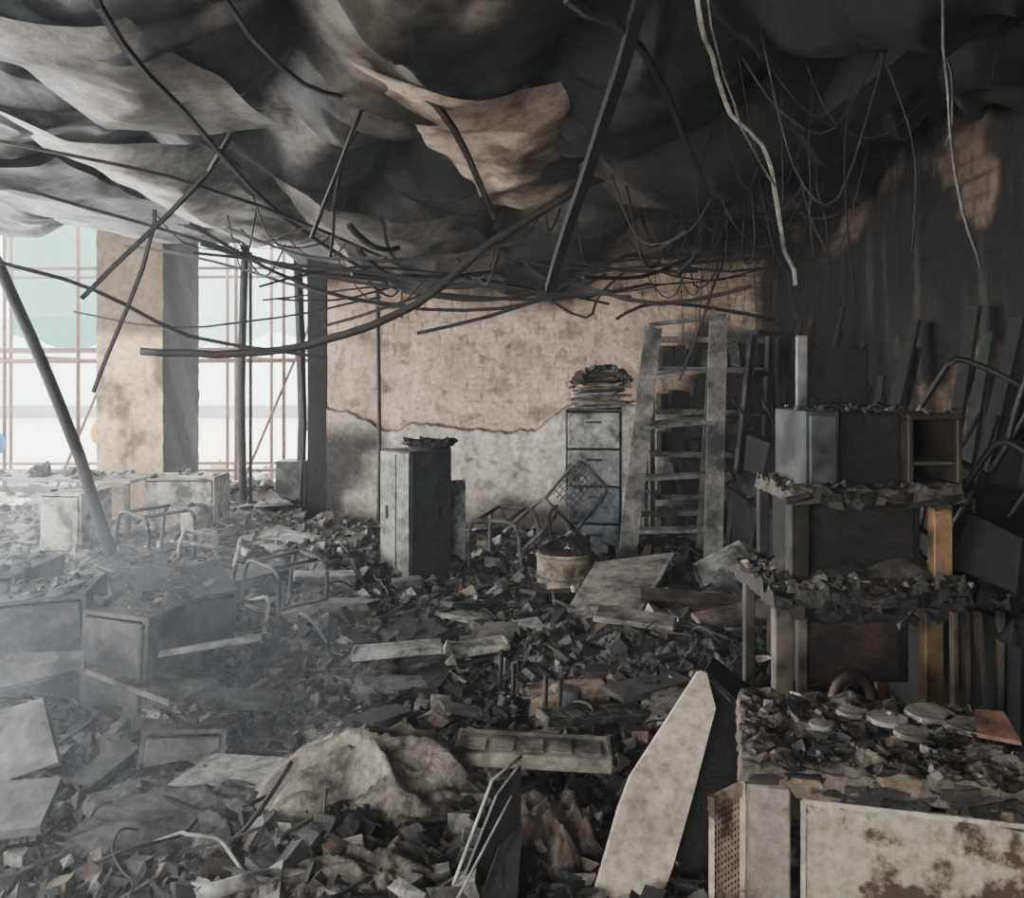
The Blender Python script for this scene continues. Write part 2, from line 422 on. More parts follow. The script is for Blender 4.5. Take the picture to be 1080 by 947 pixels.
m=MB();m.plate([(2.0,6.75,.03),(2.18,6.8,.05),(2.32,7.0,1.08),(2.27,7.2,1.2),(2.12,6.9,.6)],.015,(.16,.15,.14));m.build('warped_metal_sheet',[M_metal2])

# D: drum
m=MB();c=(.39,6.25,.03)
m.cyl(c,.205,.31,(.42,.35,.26),32,0,.21)
for z in(.03,.14,.29): 
    m.tube([(c[0]+.213*math.cos(a*math.pi/12),c[1]+.213*math.sin(a*math.pi/12),c[2]+z) for a in range(25)],.009,(.26,.22,.18),6,0,sub=1)
m.dome((c[0],c[1],.34),.19,.19,.09,BLK,1,amp=.7)
m.chips(.24,.54,6.1,6.4,lambda x,y:.38,50,.03,.14,PAL_D,mi=1,tilt=.9)
m.tube([(.3,6.23,.36),(.27,6.23,.6),(.33,6.21,.68)],.012,BLK,6,1)
m.build('metal_drum',[M_metal2,M_char])

# E: table top
m=MB();m.plate([(.27,4.9,.15),(.68,4.88,.16),(1.15,6.1,.33),(.60,6.05,.27)],.03,(.38,.345,.30))
m.tube([(.27,4.9,.17),(.68,4.88,.18),(1.15,6.1,.35),(.60,6.05,.29),(.27,4.9,.17)],.017,(.5,.47,.42),4,0,False,sub=1)
m.build('fallen_tabletop',[M_metal2])
m=MB();m.plate([(1.25,5.6,.2),(1.75,5.5,.2),(1.85,6.0,.32),(1.62,6.1,.44),(1.3,6.15,.26)],.012,(.34,.33,.31));m.build('crumpled_metal_sheet',[M_metal2])

# F: tubular chairs
def chair(name,x,y,z,rz,rx,ry,col,back=False,s=1.0):
    m=MB();m.M=Matrix.Translation((x,y,z))@Euler((rx,ry,rz)).to_matrix().to_4x4()@Matrix.Scale(s,4)
    r=.015
    for sx in(-.21,.21):
        m.tube([(sx,-.22,0),(sx,-.21,.25),(sx,-.19,.40),(sx,-.12,.45),(sx,.0,.45),(sx,.13,.45),(sx,.19,.40),(sx,.21,.25),(sx,.22,0)],r,col,8)
    m.tube([(-.21,-.1,.45),(.21,-.1,.45)],r,col,8,sub=1);m.tube([(-.21,.13,.45),(.21,.13,.45)],r,col,8,sub=1)
    m.tube([(-.21,-.21,.18),(.21,-.21,.18)],r*.8,col,8,sub=1)
    if back:
        m.tube([(-.21,.15,.45),(-.21,.2,.62),(-.2,.24,.82),(-.14,.26,.88),(.14,.26,.88),(.2,.24,.82),(.21,.2,.62),(.21,.15,.45)],r,col,8)
        if back>1:
            for i in range(6): 
                zz=.56+i*.05;m.beam((-.2,.18+i*.013,zz),(.2,.18+i*.013,zz),.012,.004,(0,0,1),(.3,.28,.25))
            for i in range(9):
                xx=-.18+i*.045;m.beam((xx,.17,.52),(xx,.25,.84),.01,.004,(1,0,0),(.3,.28,.25))
        for i in range(7):
            yy=-.1+i*.036;m.beam((-.21,yy,.45),(.21,yy,.45),.012,.004,(0,1,0),DG)
    return m.build(name,[M_metal2])
chair('tubular_chair',.12,7.0,.12,.5,.35,.75,(.16,.155,.15),2)
chair('tubular_chair',-.05,6.7,.1,1.2,0,-.1,(.15,.14,.13))
chair('tubular_chair',-1.42,5.3,.10,.9,.1,0,(.09,.09,.09),s=.85)
chair('tubular_chair',-2.05,5.6,.18,.3,.2,.2,(.45,.44,.42),s=.85)
chair('tubular_chair',-2.6,6.2,.24,1.0,.1,.0,(.07,.07,.07),s=.9)
chair('tubular_chair',-1.75,5.0,.14,.6,1.2,.3,(.55,.53,.5),s=.8)

def slabobj(name,x,y,z,w,d,t,rz,rx,ry,col,mat=M_metal2,rim=True):
    m=MB();place(m,x,y,z,rz,rx,ry);m.box((0,0,0),(w,d,t),col=col,bev=.005)
    if rim:
        for sx in(-1,1): m.box((sx*(w/2-.008),0,t*.7),(.012,d,.012),col=tuple(a*.7 for a in col))
        m.box((0,d/2-.008,t*.7),(w-.03,.012,.012),col=tuple(a*.7 for a in col))
        for i in range(5): m.box((-w/2+w*(i+.7)/5.4,0,t*.55),(w/8,d*.6,.006),col=tuple(a*.8 for a in col))
    return m.build(name,[mat])
slabobj('fallen_shelf_board',-.59,4.4,.20,.46,.22,.035,.12,-.15,-.05,(.52,.50,.46))
slabobj('fallen_shelf_board',-.17,4.45,.20,.30,.2,.03,.2,-.1,-.1,(.45,.44,.38))
slabobj('keyboard_tray',.08,3.2,.20,.58,.2,.05,-.06,-.05,.03,(.32,.29,.24),M_wood)
slabobj('fallen_shelf_board',.35,3.6,.18,.5,.12,.03,.4,0,.1,(.16,.14,.12),M_char)
slabobj('fallen_shelf_board',-1.45,3.95,.36,.62,.3,.03,.15,-.25,-.12,(.36,.35,.33),M_wood,False)
slabobj('fallen_shelf_board',-1.62,3.8,.28,.5,.35,.025,-.3,-.1,.2,(.30,.29,.28),M_wood,False)
slabobj('fallen_shelf_board',-1.3,3.75,.2,.55,.16,.03,.3,.1,.15,(.16,.16,.16),M_wood,False)
slabobj('fallen_shelf_board',1.1,5.0,.32,.7,.12,.03,-.1,.2,.05,(.12,.08,.06),M_char,False)
slabobj('fallen_shelf_board',1.25,4.7,.3,.5,.18,.03,.3,.3,-.1,(.26,.2,.17),M_wood,False)
slabobj('fallen_shelf_board',.65,4.5,.34,.42,.16,.03,-.3,.15,.05,(.30,.27,.24),M_wood,False)
slabobj('concrete_block',-1.3,5.9,.19,.42,.2,.14,.3,0,.05,(.42,.41,.38),M_wood,False)
slabobj('concrete_block',-1.75,6.9,.25,.36,.2,.14,-.4,.1,.05,(.48,.46,.42),M_wood,False)
slabobj('concrete_block',-2.15,5.1,.26,.3,.16,.12,.8,.1,.15,(.45,.44,.41),M_wood,False)

def tarp(name,cx,cy,rx,ry,h,col,seed,rz=0):
    ca,sa=math.cos(rz),math.sin(rz)
    def f(u,v):
        a=-1+2*u;b=-1+2*v
        rr=min(1,(a*a+b*b)*.5+.5*max(abs(a),abs(b))**3)
        n=fbm(a*1.2+seed,b*1.2,seed,2);q=abs(fbm(a*.9+b*1.8+.6*n+seed*2,b*1.4-a*.6,seed+4,1));q2=abs(fbm(a*2.6+b*3+n,b*4-a,seed+9,2))
        x=a*rx*(1+.2*n);y=b*ry*(1+.25*n)
        X=cx+x*ca-y*sa;Y=cy+x*sa+y*ca
        z=.09+h*(1-rr)**.7*(1.1-.8*min(1,q*1.8))-.08*min(.6,q2)*(1-rr)-.07*rr
        return (X,Y,z),lerp3(col,tuple(c*.15 for c in col),max(sstep(.3,.7,q),sstep(.6,1.0,rr),.6*sstep(.12,.0,q2)))
    return grid(name,110,80,f,M_fab)
tarp('crumpled_tarpaulin',-.50,3.0,.44,.26,.27,(.38,.34,.285),3,.35)
tarp('burnt_cloth_heap',-.45,2.55,.34,.2,.12,(.16,.14,.12),6)
tarp('burnt_cloth_heap',.13,2.8,.2,.2,.14,(.13,.10,.08),8)
tarp('burnt_cloth_heap',-1.1,2.9,.45,.26,.12,(.12,.115,.11),12)
m=MB()
for i in range(16):
    x=-.78+i*.05+R.uniform(-.03,.03);y=2.45+R.uniform(-.12,.25)
    m.box((x,y,.13),(R.uniform(.04,.16),R.uniform(.04,.09),R.uniform(.03,.07)),(R.gauss(0,.3),R.gauss(0,.3),R.uniform(0,3)),pick([(ASH,1),(GR,2),(TAN,1)]),.3)
m.build('broken_plaster_lump',[M_piece])

m=MB()
m.plate([(-.22,2.35,.02),(.02,2.5,.03),(.02,2.62,.42),(-.05,2.55,.36)],.014,(.02,.02,.02))
m.tube([(-.235,2.33,.02),(-.06,2.55,.40),(.03,2.63,.44)],.005,(.45,.43,.4),6,sub=1)
m.tube([(-.235,2.33,.02),(-.15,2.33,.18),(.0,2.5,.38)],.004,(.3,.28,.26),6,sub=1)
m.plate([(-.15,2.3,.02),(.0,2.34,.03),(.03,2.5,.3),(-.04,2.44,.26)],.01,(.03,.03,.03))
m.box((-.1,2.4,.06),(.22,.14,.05),(.1,0,.4),DG,bev=.01)
m.build('broken_monitor',[M_metal2])
m=MB()
m.tube([(-.95,2.5,.11),(-.85,2.42,.15),(-.72,2.45,.17),(-.6,2.5,.14),(-.5,2.45,.13)],.022,(.42,.4,.37),8)
m.tube([(-.9,2.7,.12),(-.82,2.75,.2),(-.75,2.9,.3)],.009,DG,6)
m.tube([(-.88,2.3,.1),(-.7,2.3,.15),(-.45,2.35,.16),(-.3,2.45,.13)],.012,GR,6)
m.build('bent_pipe',[M_metal2])
m=MB()
for _ in range(70):
    x=R.uniform(-2.4,1.2);y=R.uniform(2.2,6);z=hz(x,y)+.03;p=[(x,y,z)]
    a=R.uniform(0,6.3)
    for i in range(5):
        a+=R.uniform(-.9,.9);x+=.1*math.cos(a);y+=.1*math.sin(a);p.append((x,y,hz(x,y)+R.uniform(.02,.1)))
    m.tube(p,R.uniform(.003,.010),pick([(BLK,4),(GR,1),(ASH,.7)]),5)
m.build('burnt_cables',[M_cable])
m=MB()
for x,y in((.0,3.9),(.14,3.75),(.2,3.7),(-.06,4.1)): m.tube([(x,y,.05),(x+.01,y,.3)],.011,DG,7,sub=1)
m.cyl((.26,3.75,.12),.045,.12,(.14,.14,.15),16)
m.build('bent_pegs',[M_metal])

# I: overturned cabinet (flat pale door + charred body)
m=MB()
Ap=Vector((.64,2.92,.60));Cp=Vector((.225,2.45,.03));Dp=Vector((.375,2.42,0))
pp=[Cp+(Dp-Cp)*s_+(Ap-Cp)*t_ for s_,t_ in((0,1),(-.42,.52),(-.38,.40),(-.15,.1),(0,0),(1,0),(.98,.25),(.85,.5),(.62,.86),(.16,.995))]
m.plate(pp,.016,(.60,.52,.41),0)
m.tube([p+Vector((-.004,-.006,0)) for p in pp[:5]],.006,(.66,.58,.47),4,0,False,sub=1)
m.plate([(.655,2.94,.585),(.79,2.85,.46),(.78,2.6,.02),(.42,2.5,.02)],.015,(.022,.02,.018),1)
m.plate([(.66,2.96,.58),(.80,2.88,.46),(.9,3.25,.42),(.78,3.35,.5)],.015,(.05,.045,.04),1)
m.plate([(.36,2.86,.2),(.65,2.98,.56),(.78,3.35,.48),(.5,3.3,.05)],.015,(.04,.038,.035),1)
m.build('overturned_cabinet',[vmat('greasy_pale_door',.45,.1,.5,.60,4,.1,30,width=.12),M_char])

# J: front burnt cabinet
PV=Vector((.52,1.9,0))
m=MB();m.M=Matrix.Translation(PV)@Matrix.Rotation(math.radians(-14),4,'Z')@Matrix.Translation(-PV)
X0,X1,Y0,Y1,Z=.52,1.125,1.9,2.34,.735
cr=(.34,.30,.24)
m.box((X0+.01,(Y0+Y1)/2,Z/2),(.02,Y1-Y0,Z),col=cr);m.box((X1-.01,(Y0+Y1)/2,Z/2),(.02,Y1-Y0,Z),col=cr)
m.box(((X0+X1)/2,Y1-.01,Z/2),(X1-X0-.04,.02,Z),col=cr)
m.box(((X0+X1)/2,(Y0+Y1)/2,Z-.012),(X1-X0+.01,Y1-Y0+.01,.025),col=(.10,.09,.08),mi=1)
m.box(((X0+X1)/2,(Y0+Y1)/2,.06),(X1-X0-.04,Y1-Y0-.04,.03),col=cr)
m.box((X0+.05,Y0,.36),(.09,.022,.71),col=(.30,.265,.22),bev=.004)
m.box((X1-.025,Y0,.36),(.05,.022,.71),col=(.30,.265,.22),bev=.004)
m.box(((X0+X1)/2,Y0,.715),(X1-X0-.02,.022,.035),col=(.06,.05,.042),bev=.003)
m.box((.86,Y0-.004,.355),(.44,.02,.655),col=(.42,.38,.28),bev=.006)
for a,b in(((.64,.685),(1.08,.685)),((.64,.03),(.64,.685)),((1.08,.03),(1.08,.685))):
    m.beam((a[0],Y0-.018,a[1]),(b[0],Y0-.018,b[1]),.01,.01,(0,1,0),(.48,.44,.34))
m.box((.66,Y0-.022,.42),(.016,.02,.09),col=DG,bev=.004)
nx,ny=8,44;hx,hy=(X0-.005,Y0-.005),(.445,Y0-.10)
def dp(a,b): return (hx[0]+(hy[0]-hx[0])*a,hx[1]+(hy[1]-hx[1])*a,.02+.69*b)
for i in range(nx):
    for j in range(ny):
        a0,a1,b0,b1=.1+.8*i/nx,.1+.8*(i+1)/nx,.03+.92*j/ny,.03+.92*(j+1)/ny
        da,db=(a1-a0)*.3,(b1-b0)*.3
        o=[dp(a0,b0),dp(a1,b0),dp(a1,b1),dp(a0,b1),dp(a0+da,b0+db),dp(a1-da,b0+db),dp(a1-da,b1-db),dp(a0+da,b1-db)]
        m.add(o,[(0,1,5,4),(1,2,6,5),(2,3,7,6),(3,0,4,7)],(.50,.41,.30))
for a in(.04,.96): m.beam(dp(a,0),dp(a,1),.014,.012,(0,1,0),(.52,.43,.32))
for b in(.012,.975): m.beam(dp(0,b),dp(1,b),.03,.012,(0,0,1),(.52,.43,.32))
def tz(x,y): return Z+.02+.02*fbm(x*9,y*9,1)
m.crust(X0-.015,X1+.02,Y0-.018,Y1+.01,Z,(.15,.13,.105),2,70,.018,.9)
m.chips(X0+.01,X1-.01,Y0+.0,Y1-.02,tz,1500,.005,.04,PAL_M,mi=2,tilt=.35,flat=.4)
for x,y,r,c in((.86,2.18,.05,ASH),(.97,2.24,.06,(.33,.29,.24)),(1.04,2.18,.055,(.28,.24,.2)),(.9,2.1,.04,(.22,.2,.17)),(.78,2.2,.035,ASH),(.7,2.1,.03,ASH)):
    m.cyl((x,y,Z+.03),r,.010,c,22,2,r*.92)
m.plate([(1.04,2.1,Z+.04),(1.12,2.06,Z+.045),(1.125,2.2,Z+.06),(1.06,2.2,Z+.06)],.01,(.20,.10,.06),2)
for i in range(30):
    x=R.uniform(X0+.03,X1-.05);m.box((x,Y0-.014,Z-.02+R.uniform(-.02,.02)),(R.uniform(.02,.09),.012,R.uniform(.01,.04)),(.2,R.uniform(-.3,.3),0),pick([(DG,3),(BLK,2),(TAN,.7),(ASH,.3)]),.4,2)
m.build('burnt_steel_cabinet',[vmat('blistered_cream_paint',.5,.05,.93,.555,5.5,.25,30,sootcol=(.045,.028,.018),width=.035),M_char,M_piece])

# K: charred shelving unit
m=MB()
def q(px0,px1,z0,z1,y,d,col,mi=0,bev=.004): m.box(((px0+px1)/2,y+d/2,(z0+z1)/2),(px1-px0,d,z1-z0),col=col,mi=mi,bev=bev)
FY=2.95
for x,c,z0,z1 in((.94,(.22,.19,.155),0,.86),(.995,(.08,.07,.06),.86,1.2),(1.49,(.34,.21,.11),.9,1.18),(1.46,(.24,.155,.08),0,.84)):
    q(x-.03,x+.035,z0,z1,FY,.05,c,0)
    q(x-.02,x+.02,z0,z1,FY+.42,.04,tuple(a*.5 for a in c),0)
q(1.0,1.03,.45,.8,FY+.02,.04,(.2,.18,.15),0)
q(.98,1.43,.0,.30,FY+.05,.38,(.05,.045,.04),1)
q(1.0,1.40,.53,.77,FY+.06,.35,(.05,.033,.028),1);q(1.04,1.36,.55,.75,FY+.045,.02,(.07,.043,.034),1)
q(.88,1.53,.83,.87,FY-.08,.52,(.05,.045,.04),1)
m.crust(.86,1.54,FY-.12,FY+.42,.87,(.055,.05,.042),2,56,.02,1.7)
q(1.02,1.45,.90,1.17,FY+.08,.32,(.02,.018,.016),1);q(1.05,1.42,.93,1.15,FY+.065,.02,(.035,.028,.024),1)
q(.97,1.05,.9,1.15,FY+.05,.03,(.09,.08,.07),1)
q(.96,1.53,1.18,1.205,FY-.02,.42,(.10,.09,.07),1)
m.crust(.95,1.54,FY-.045,FY+.40,1.20,(.11,.095,.075),2,50,.015,1.0)
q(1.02,1.14,1.22,1.49,FY+.02,.34,(.08,.085,.085),0)
q(1.035,1.128,1.235,1.475,FY+.01,.015,(.12,.128,.127),0)
q(1.14,1.37,1.22,1.48,FY+.06,.3,(.028,.022,.019),1)
for a,b,c,d in((1.37,1.56,1.46,1.48),(1.37,1.56,1.22,1.24),(1.37,1.39,1.24,1.46),(1.54,1.56,1.24,1.46)): q(a,b,c,d,FY,.32,(.07,.055,.042),0)
q(1.39,1.54,1.24,1.46,FY+.29,.01,(.012,.011,.010),1)
q(1.39,1.54,1.3,1.315,FY+.02,.26,(.14,.12,.10),0)
q(1.035,1.075,1.5,1.76,FY+.15,.02,(.28,.27,.25),0)
q(1.12,1.36,1.49,1.72,FY+.3,.02,(.02,.017,.014),1)
for (a,b,z,n,lo,hi) in((.96,1.53,1.225,600,.005,.035),(.88,1.53,.90,1500,.006,.05),(1.03,1.55,1.495,160,.005,.03)):
    m.chips(a,b,FY-.09 if z<1 else FY-.03,FY+.36,lambda x,y:z+.02*fbm(x*9,y*9),n,lo,hi,PAL_M,mi=2,tilt=.5,flat=.5)
m.dome((1.12,3.1,.88),.22,.18,.09,(.05,.043,.037),2,amp=.4,o=3)
m.dome((1.35,3.05,.88),.2,.15,.08,(.13,.115,.10),2,amp=.4,o=3)
for i in range(50):
    x=R.uniform(.88,1.5);z=R.choice([.87,.84,1.2])
    if z>1 and x<.97:x=1.0
    m.box((x,FY-.12 if z<1 else FY-.045,z-R.uniform(0,.03)),(R.uniform(.02,.10),.02,R.uniform(.01,.05)),(R.gauss(0,.3),R.gauss(0,.3),R.gauss(0,.3)),pick(PAL_D),.4,2)
m.tube([(1.06,2.85,.5),(1.09,2.85,.58),(1.14,2.85,.61),(1.19,2.85,.58),(1.21,2.85,.5)],.02,(.13,.09,.07),8,0)
for x in(.35,.39,.44,.5): m.box((1.1+x,2.8,.66),(.014,.03,.36),(0,R.gauss(0,.05),0),(.14,.11,.085))
m.build('charred_shelving_unit',[M_metal,M_char,M_piece])
tx=MB()
tx.box((1.85,3.0,.4),(.5,.5,.8),(0,0,.1),BLK,.05);tx.crust(1.58,2.12,2.7,3.3,.80,BLK,0,24,.04,2.0)
tx.box((1.78,2.95,.98),(.34,.3,.2),(.1,.15,.3),BLK,.15);tx.chips(1.6,2.05,2.8,3.2,lambda x,y:.86,160,.02,.12,PAL_D,tilt=.8,flat=.6)
tx.build('melted_printer',[M_char])
chair('tubular_chair',1.80,3.05,1.0,.4,.5,.1,(.02,.018,.016),1,.8)
chair('tubular_chair',1.75,3.9,.9,-.6,.2,.5,(.02,.018,.016),1,.9)
m=MB()
for i in range(26):
    y=3.0+i*.2;x=2.3+R.uniform(-.3,.1)
    m.beam((x,y,0.02),(2.56,y+R.uniform(-.3,.3),R.uniform(1.3,2.2)),R.uniform(.03,.14),.02,(0,1,0),pick([(BLK,6),((.03,.04,.036),2),(DG,1)]))
m.build('charred_plank_stack',[M_char])
m=MB()
for i in range(4):
    cx,cy=2.1,3.9+i*.95
    for sx in(-.3,.3): m.box((cx+sx,cy,.35),(.04,.7,.7),(0,R.gauss(0,.04),0),BLK,.05)
    m.box((cx,cy,.71),(.72,.8,.035),(R.gauss(0,.05),R.gauss(0,.06),R.gauss(0,.05)),BLK,.05)
    m.box((cx,cy+.3,.4),(.6,.03,.55),(0,0,0),BLK,.05)
    m.chips(cx-.35,cx+.35,cy-.4,cy+.4,lambda x,y:.76,160,.02,.2,PAL_D,tilt=.8,flat=.6)
    m.box((cx,cy,.93),(.42,.35,.34),(.1,.1,R.uniform(-.5,.5)),(.02,.018,.016),.15)
    for k in range(5):
        a=Vector((cx+R.uniform(-.3,.3),cy+R.uniform(-.3,.3),.75));m.tube([a,a+Vector((R.uniform(-.2,.2),R.uniform(-.2,.2),.3)),a+Vector((R.uniform(-.3,.3),R.uniform(-.3,.3),.7))],.010,pick([(BLK,3),(GR,.5)]),5)
m.build('burnt_desk_row',[M_char])

# L: left foreground broken carcasses
def ped(name,x,y,z,w,d,h,rz,rx,ry,cols,n,mat=M_metal2,handle=False,chips=60):
    m=MB();place(m,x,y,z,rz,rx,ry);carcass(m,w,d,h,.018,cols[0]);
    if n: drawers(m,w,d,h,n,cols,handle=handle)
    m.chips(-w/2+.02,w/2-.02,-d/2+.02,d/2-.02,lambda a,b:h+.01,chips,.012,.08,PAL_M,mi=1,flat=.4,tilt=.4);return m.build(name,[mat,M_piece])
DK=(.11,.11,.11)
ped('broken_desk_pedestal',-2.15,4.05,.02,.40,.45,.60,.25,0,-.06,[DK],1)
ped('broken_desk_pedestal',-1.72,3.95,.02,.34,.4,.55,-.25,0,.05,[(.13,.125,.12)],1)
ped('broken_desk_pedestal',-2.62,4.3,.02,.42,.5,.66,.05,0,.05,[DK],1)
ped('broken_desk_pedestal',-1.36,3.5,.04,.32,.25,.17,.35,0,.12,[(.2,.19,.18)],1)
ped('broken_desk_pedestal',-1.9,4.7,.1,.6,.4,.42,.6,.25,0,[(.08,.08,.08)],1)
ped('broken_desk_pedestal',-2.3,5.2,.12,.4,.35,.38,-.3,.1,.25,[(.22,.21,.2)],1)
m=MB();m.plate([(-2.0,3.1,.07),(-1.66,3.15,.18),(-1.80,3.3,.36),(-2.1,3.25,.28)],.03,(.24,.24,.23));m.plate([(-2.1,3.4,.34),(-1.75,3.5,.40),(-1.8,3.6,.44),(-2.2,3.55,.44)],.02,(.2,.2,.2));m.plate([(-1.8,2.7,.12),(-1.5,2.72,.15),(-1.55,2.95,.2),(-1.85,2.95,.18)],.03,(.14,.14,.13));m.build('broken_desk_panel',[M_wood])
ped('desk_cabinet',-3.03,8.0,.18,.62,.5,.52,.05,0,0,[(.66,.62,.54),(.60,.57,.50)],1,M_metal2,chips=25)
ped('desk_cabinet',-3.72,7.3,.15,.36,.45,.50,-.1,0,0,[(.6,.57,.5)],1,M_metal2,chips=20)
m=MB();m.cyl((-2.75,7.45,.15),.13,.34,(.46,.42,.34),28,0,.135)
m.tube([(-2.75+.135*math.cos(a*math.pi/10),7.45+.135*math.sin(a*math.pi/10),.49) for a in range(21)],.01,(.4,.37,.33),6,0,sub=1);m.chips(-2.83,-2.67,7.37,7.53,lambda x,y:.49,12,.03,.1,PAL_M,mi=1)
m.build('paint_bucket',[M_metal2,M_piece])
m=MB();m.box((-4.2,7.9,.70),(1.6,.6,.03),(0,.02,0),(.42,.41,.38),bev=.005)
for x in(-4.95,-3.45):
    for y in(7.65,8.15): m.beam((x,y,0),(x,y,.69),.04,.04,(1,0,0),(.25,.24,.22))
m.beam((-4.95,7.65,.62),(-3.45,7.65,.6),.05,.02,(0,0,1),(.3,.29,.27));m.chips(-4.9,-3.5,7.65,8.15,lambda x,y:.72,60,.03,.2,PAL_L,mi=1)
m.build('work_table',[M_metal2,M_piece])
slabobj('window_sill_block',-2.35,9.2,.48,.32,.3,.5,0,0,0,(.2,.19,.17),M_metal,False)
m=MB();m.box((-2.95,10.25,.1),(1.5,.35,.5),col=(.36,.33,.29),jit=.1);m.chips(-3.6,-2.2,10.0,10.4,lambda x,y:.3,90,.05,.25,PAL_L,tilt=.6);m.build('broken_parapet',[M_wall])

# ------------------------------------------------------------ poles
m=MB()
m.tube([(-3.9,6,2.9),(-3.6,6,2.37),(-3.15,6,1.35),(-2.75,5.95,.25)],.042,(.015,.013,.012),8,wob=.006);m.build('fallen_charred_pole',[M_cable])
m=MB()
for x,y,r,z in((-2.3,9.2,.05,2.9),(-2.2,9.3,.035,3.0),(-2.12,9.1,.03,2.8),(-2.24,9.0,.02,2.7)): m.tube([(x,y,.02),(x+.04,y,1.2),(x-.02,y,z)],r,(.03,.026,.022),7,wob=.01)
m.build('burnt_window_post',[M_cable])
m=MB();m.tube([(-2.95,9.4,.02),(-2.98,9.4,1.5),(-2.93,9.4,3.3)],.045,(.03,.027,.024),6);m.tube([(-2.88,9.4,.02),(-2.88,9.4,3.0)],.02,DG,6);m.build('burnt_window_post',[M_cable])
m=MB();m.tube([(-1.30,8.3,.05),(-1.29,8.3,1.0),(-1.31,8.3,2.6)],.022,DG,6);m.build('steel_pole',[M_cable])

# ------------------------------------------------------------ hanging rails
m=MB();A=(.02,.018,.016);B=(.055,.045,.036)
def rl(p,r,c=A,w=.007,fl=1,seg=4): m.tube(p,r,c,seg,0,False,fl,3,w)
rl([(-1.43,2.9,3.3),(-1.43,2.95,2.89),(-1.59,4.1,2.9),(-1.71,6.4,2.81),(-1.04,7.8,2.42)],.017)
rl([(-.99,2.8,3.2),(-.97,2.9,2.89),(-.93,3.8,2.92),(-.8,4.4,3.05)],.012)
rl([(.47,2.9,3.3),(.46,3.05,2.93),(.32,3.8,2.5),(.2,4.5,2.08)],.032,(.010,.009,.008))
rl([(.2,2.9,3.3),(.2,3,2.93),(.51,3.3,2.88),(1.11,5,2.77),(1.57,6.5,2.72),(1.5,7,2.95)],.018)
rl([(-.62,3.9,3.2),(-.56,4,3.0),(-.36,4.1,2.92),(-.2,4.9,2.78),(-.12,5.5,2.64)],.02,B)
rl([(-3.9,5.4,2.5),(-3.3,5.5,2.36),(-2.79,5.7,2.2),(-2.23,5.9,1.9),(-1.33,6,1.75)],.019)
rl([(-4.2,6,3.1),(-3.6,6,2.97),(-2.82,6.5,2.79),(-1.63,7,2.46),(-.88,7.2,2.36)],.017,B)
rl([(-2.53,5,2.07),(-1.78,5,2.82),(-1.26,4.2,3.1)],.017)
rl([(-2.7,5.5,1.51),(-2.38,5.5,2.33),(-2.3,5.5,2.7)],.015)
rl([(-1.17,5,2.43),(-.81,4.4,2.92),(-.7,4.3,3.1)],.014)
rl([(-1.1,5.2,2.35),(-.95,4.7,2.75),(-.8,4.6,3.0)],.011)
rl([(-2.46,6.5,2.79),(-1.59,6.8,2.32),(-.7,7,2.18),(.16,7,2.22),(.78,7,2.46)],.019)
rl([(-1.56,7,2.03),(-.48,7.2,2.4),(.5,7.5,2.85)],.017,B)
rl([(-.83,7.5,2.0),(.17,7.5,2.27),(1,7.5,2.68),(2.5,7.8,2.94)],.022)
rl([(-1.9,6.4,2.3),(-1.2,6.8,2.5),(-.2,7.4,2.45),(.9,7.9,2.3)],.014)
rl([(-1.9,8.2,2.6),(-.5,8.0,2.45),(.9,8.0,2.62),(2.4,8.0,2.75)],.02,B)
rl([(-3.9,8.6,2.95),(-2.9,8.3,2.75),(-1.8,8.1,2.42),(-1.0,8,2.3)],.02)
rl([(-3.9,7.6,2.2),(-3.0,7.5,2.05),(-2.1,7.6,2.15),(-1.2,7.8,2.35)],.014)
rl([(1.63,6.5,2.57),(1.48,6.5,2.14),(1.3,6.6,1.6)],.012)
rl([(.9,7.4,2.13),(1.32,7.4,2.27),(2.3,7.4,2.11)],.02)
rl([(.2,6.9,2.3),(.6,6.9,2.1),(.72,6.9,2.3),(.95,6.9,2.5)],.015)
rl([(-3.2,4.5,2.95),(-2.2,4.8,2.8),(-1.6,5.4,2.7),(-.9,6.6,2.5)],.013,B)
R2=random.Random(5)
for i in range(32):
    x=R2.uniform(-2.6,1.6);y=R2.uniform(5.3,8);a=R2.uniform(-.5,.5)+(0 if i%2 else 1.2);L=R2.uniform(.8,2.2)
    z=min(memz(x,y)-.1,R2.uniform(2.25,2.85))
    x2=min(2.4,x+L*math.cos(a));y2=min(8.35,y+L*math.sin(a)*.6);z2=z+R2.uniform(-.25,.3);z2=min(z2,memz(x2,y2)-.05)
    rl([(x,y,z),((x+x2)/2,(y+y2)/2,(z+z2)/2-R2.uniform(-.02,.14)),(x2,y2,z2)],R2.uniform(.008,.022),R2.choice([A,A,B]))
m.build('bent_ceiling_rails',[M_cable])
m=MB();m.tube([(-2.6,6,1.8),(-1.9,6,1.78),(-1.33,6,1.87),(-.67,6,2.13),(-.13,6,2.57),(.47,6,2.93),(.8,6,3.1)],.03,(.04,.034,.027),8,wob=.006);m.build('sagging_conduit',[M_cable])
m=MB();m.tube([(.55,2.55,3.2),(.563,2.6,2.76),(.64,2.75,2.64),(.74,2.9,2.5),(.86,3.0,2.45),(.947,3.1,2.36),(.99,3.15,2.15),(1.1,3.3,1.97)],.011,(.28,.25,.215),4,0,False,.3,3,.007)
m.tube([(.60,2.6,2.9),(.62,2.66,2.7),(.78,2.9,2.46),(.96,3.1,2.3)],.005,(.12,.11,.1),4,0,False,.4,4,.005);m.build('twisted_metal_strip',[M_metal2])
m=MB();m.tube([(1.3,2.6,3.3),(1.31,2.6,2.76),(1.40,2.7,2.26),(1.54,2.8,1.96)],.005,(.14,.13,.12),5,wob=.006)
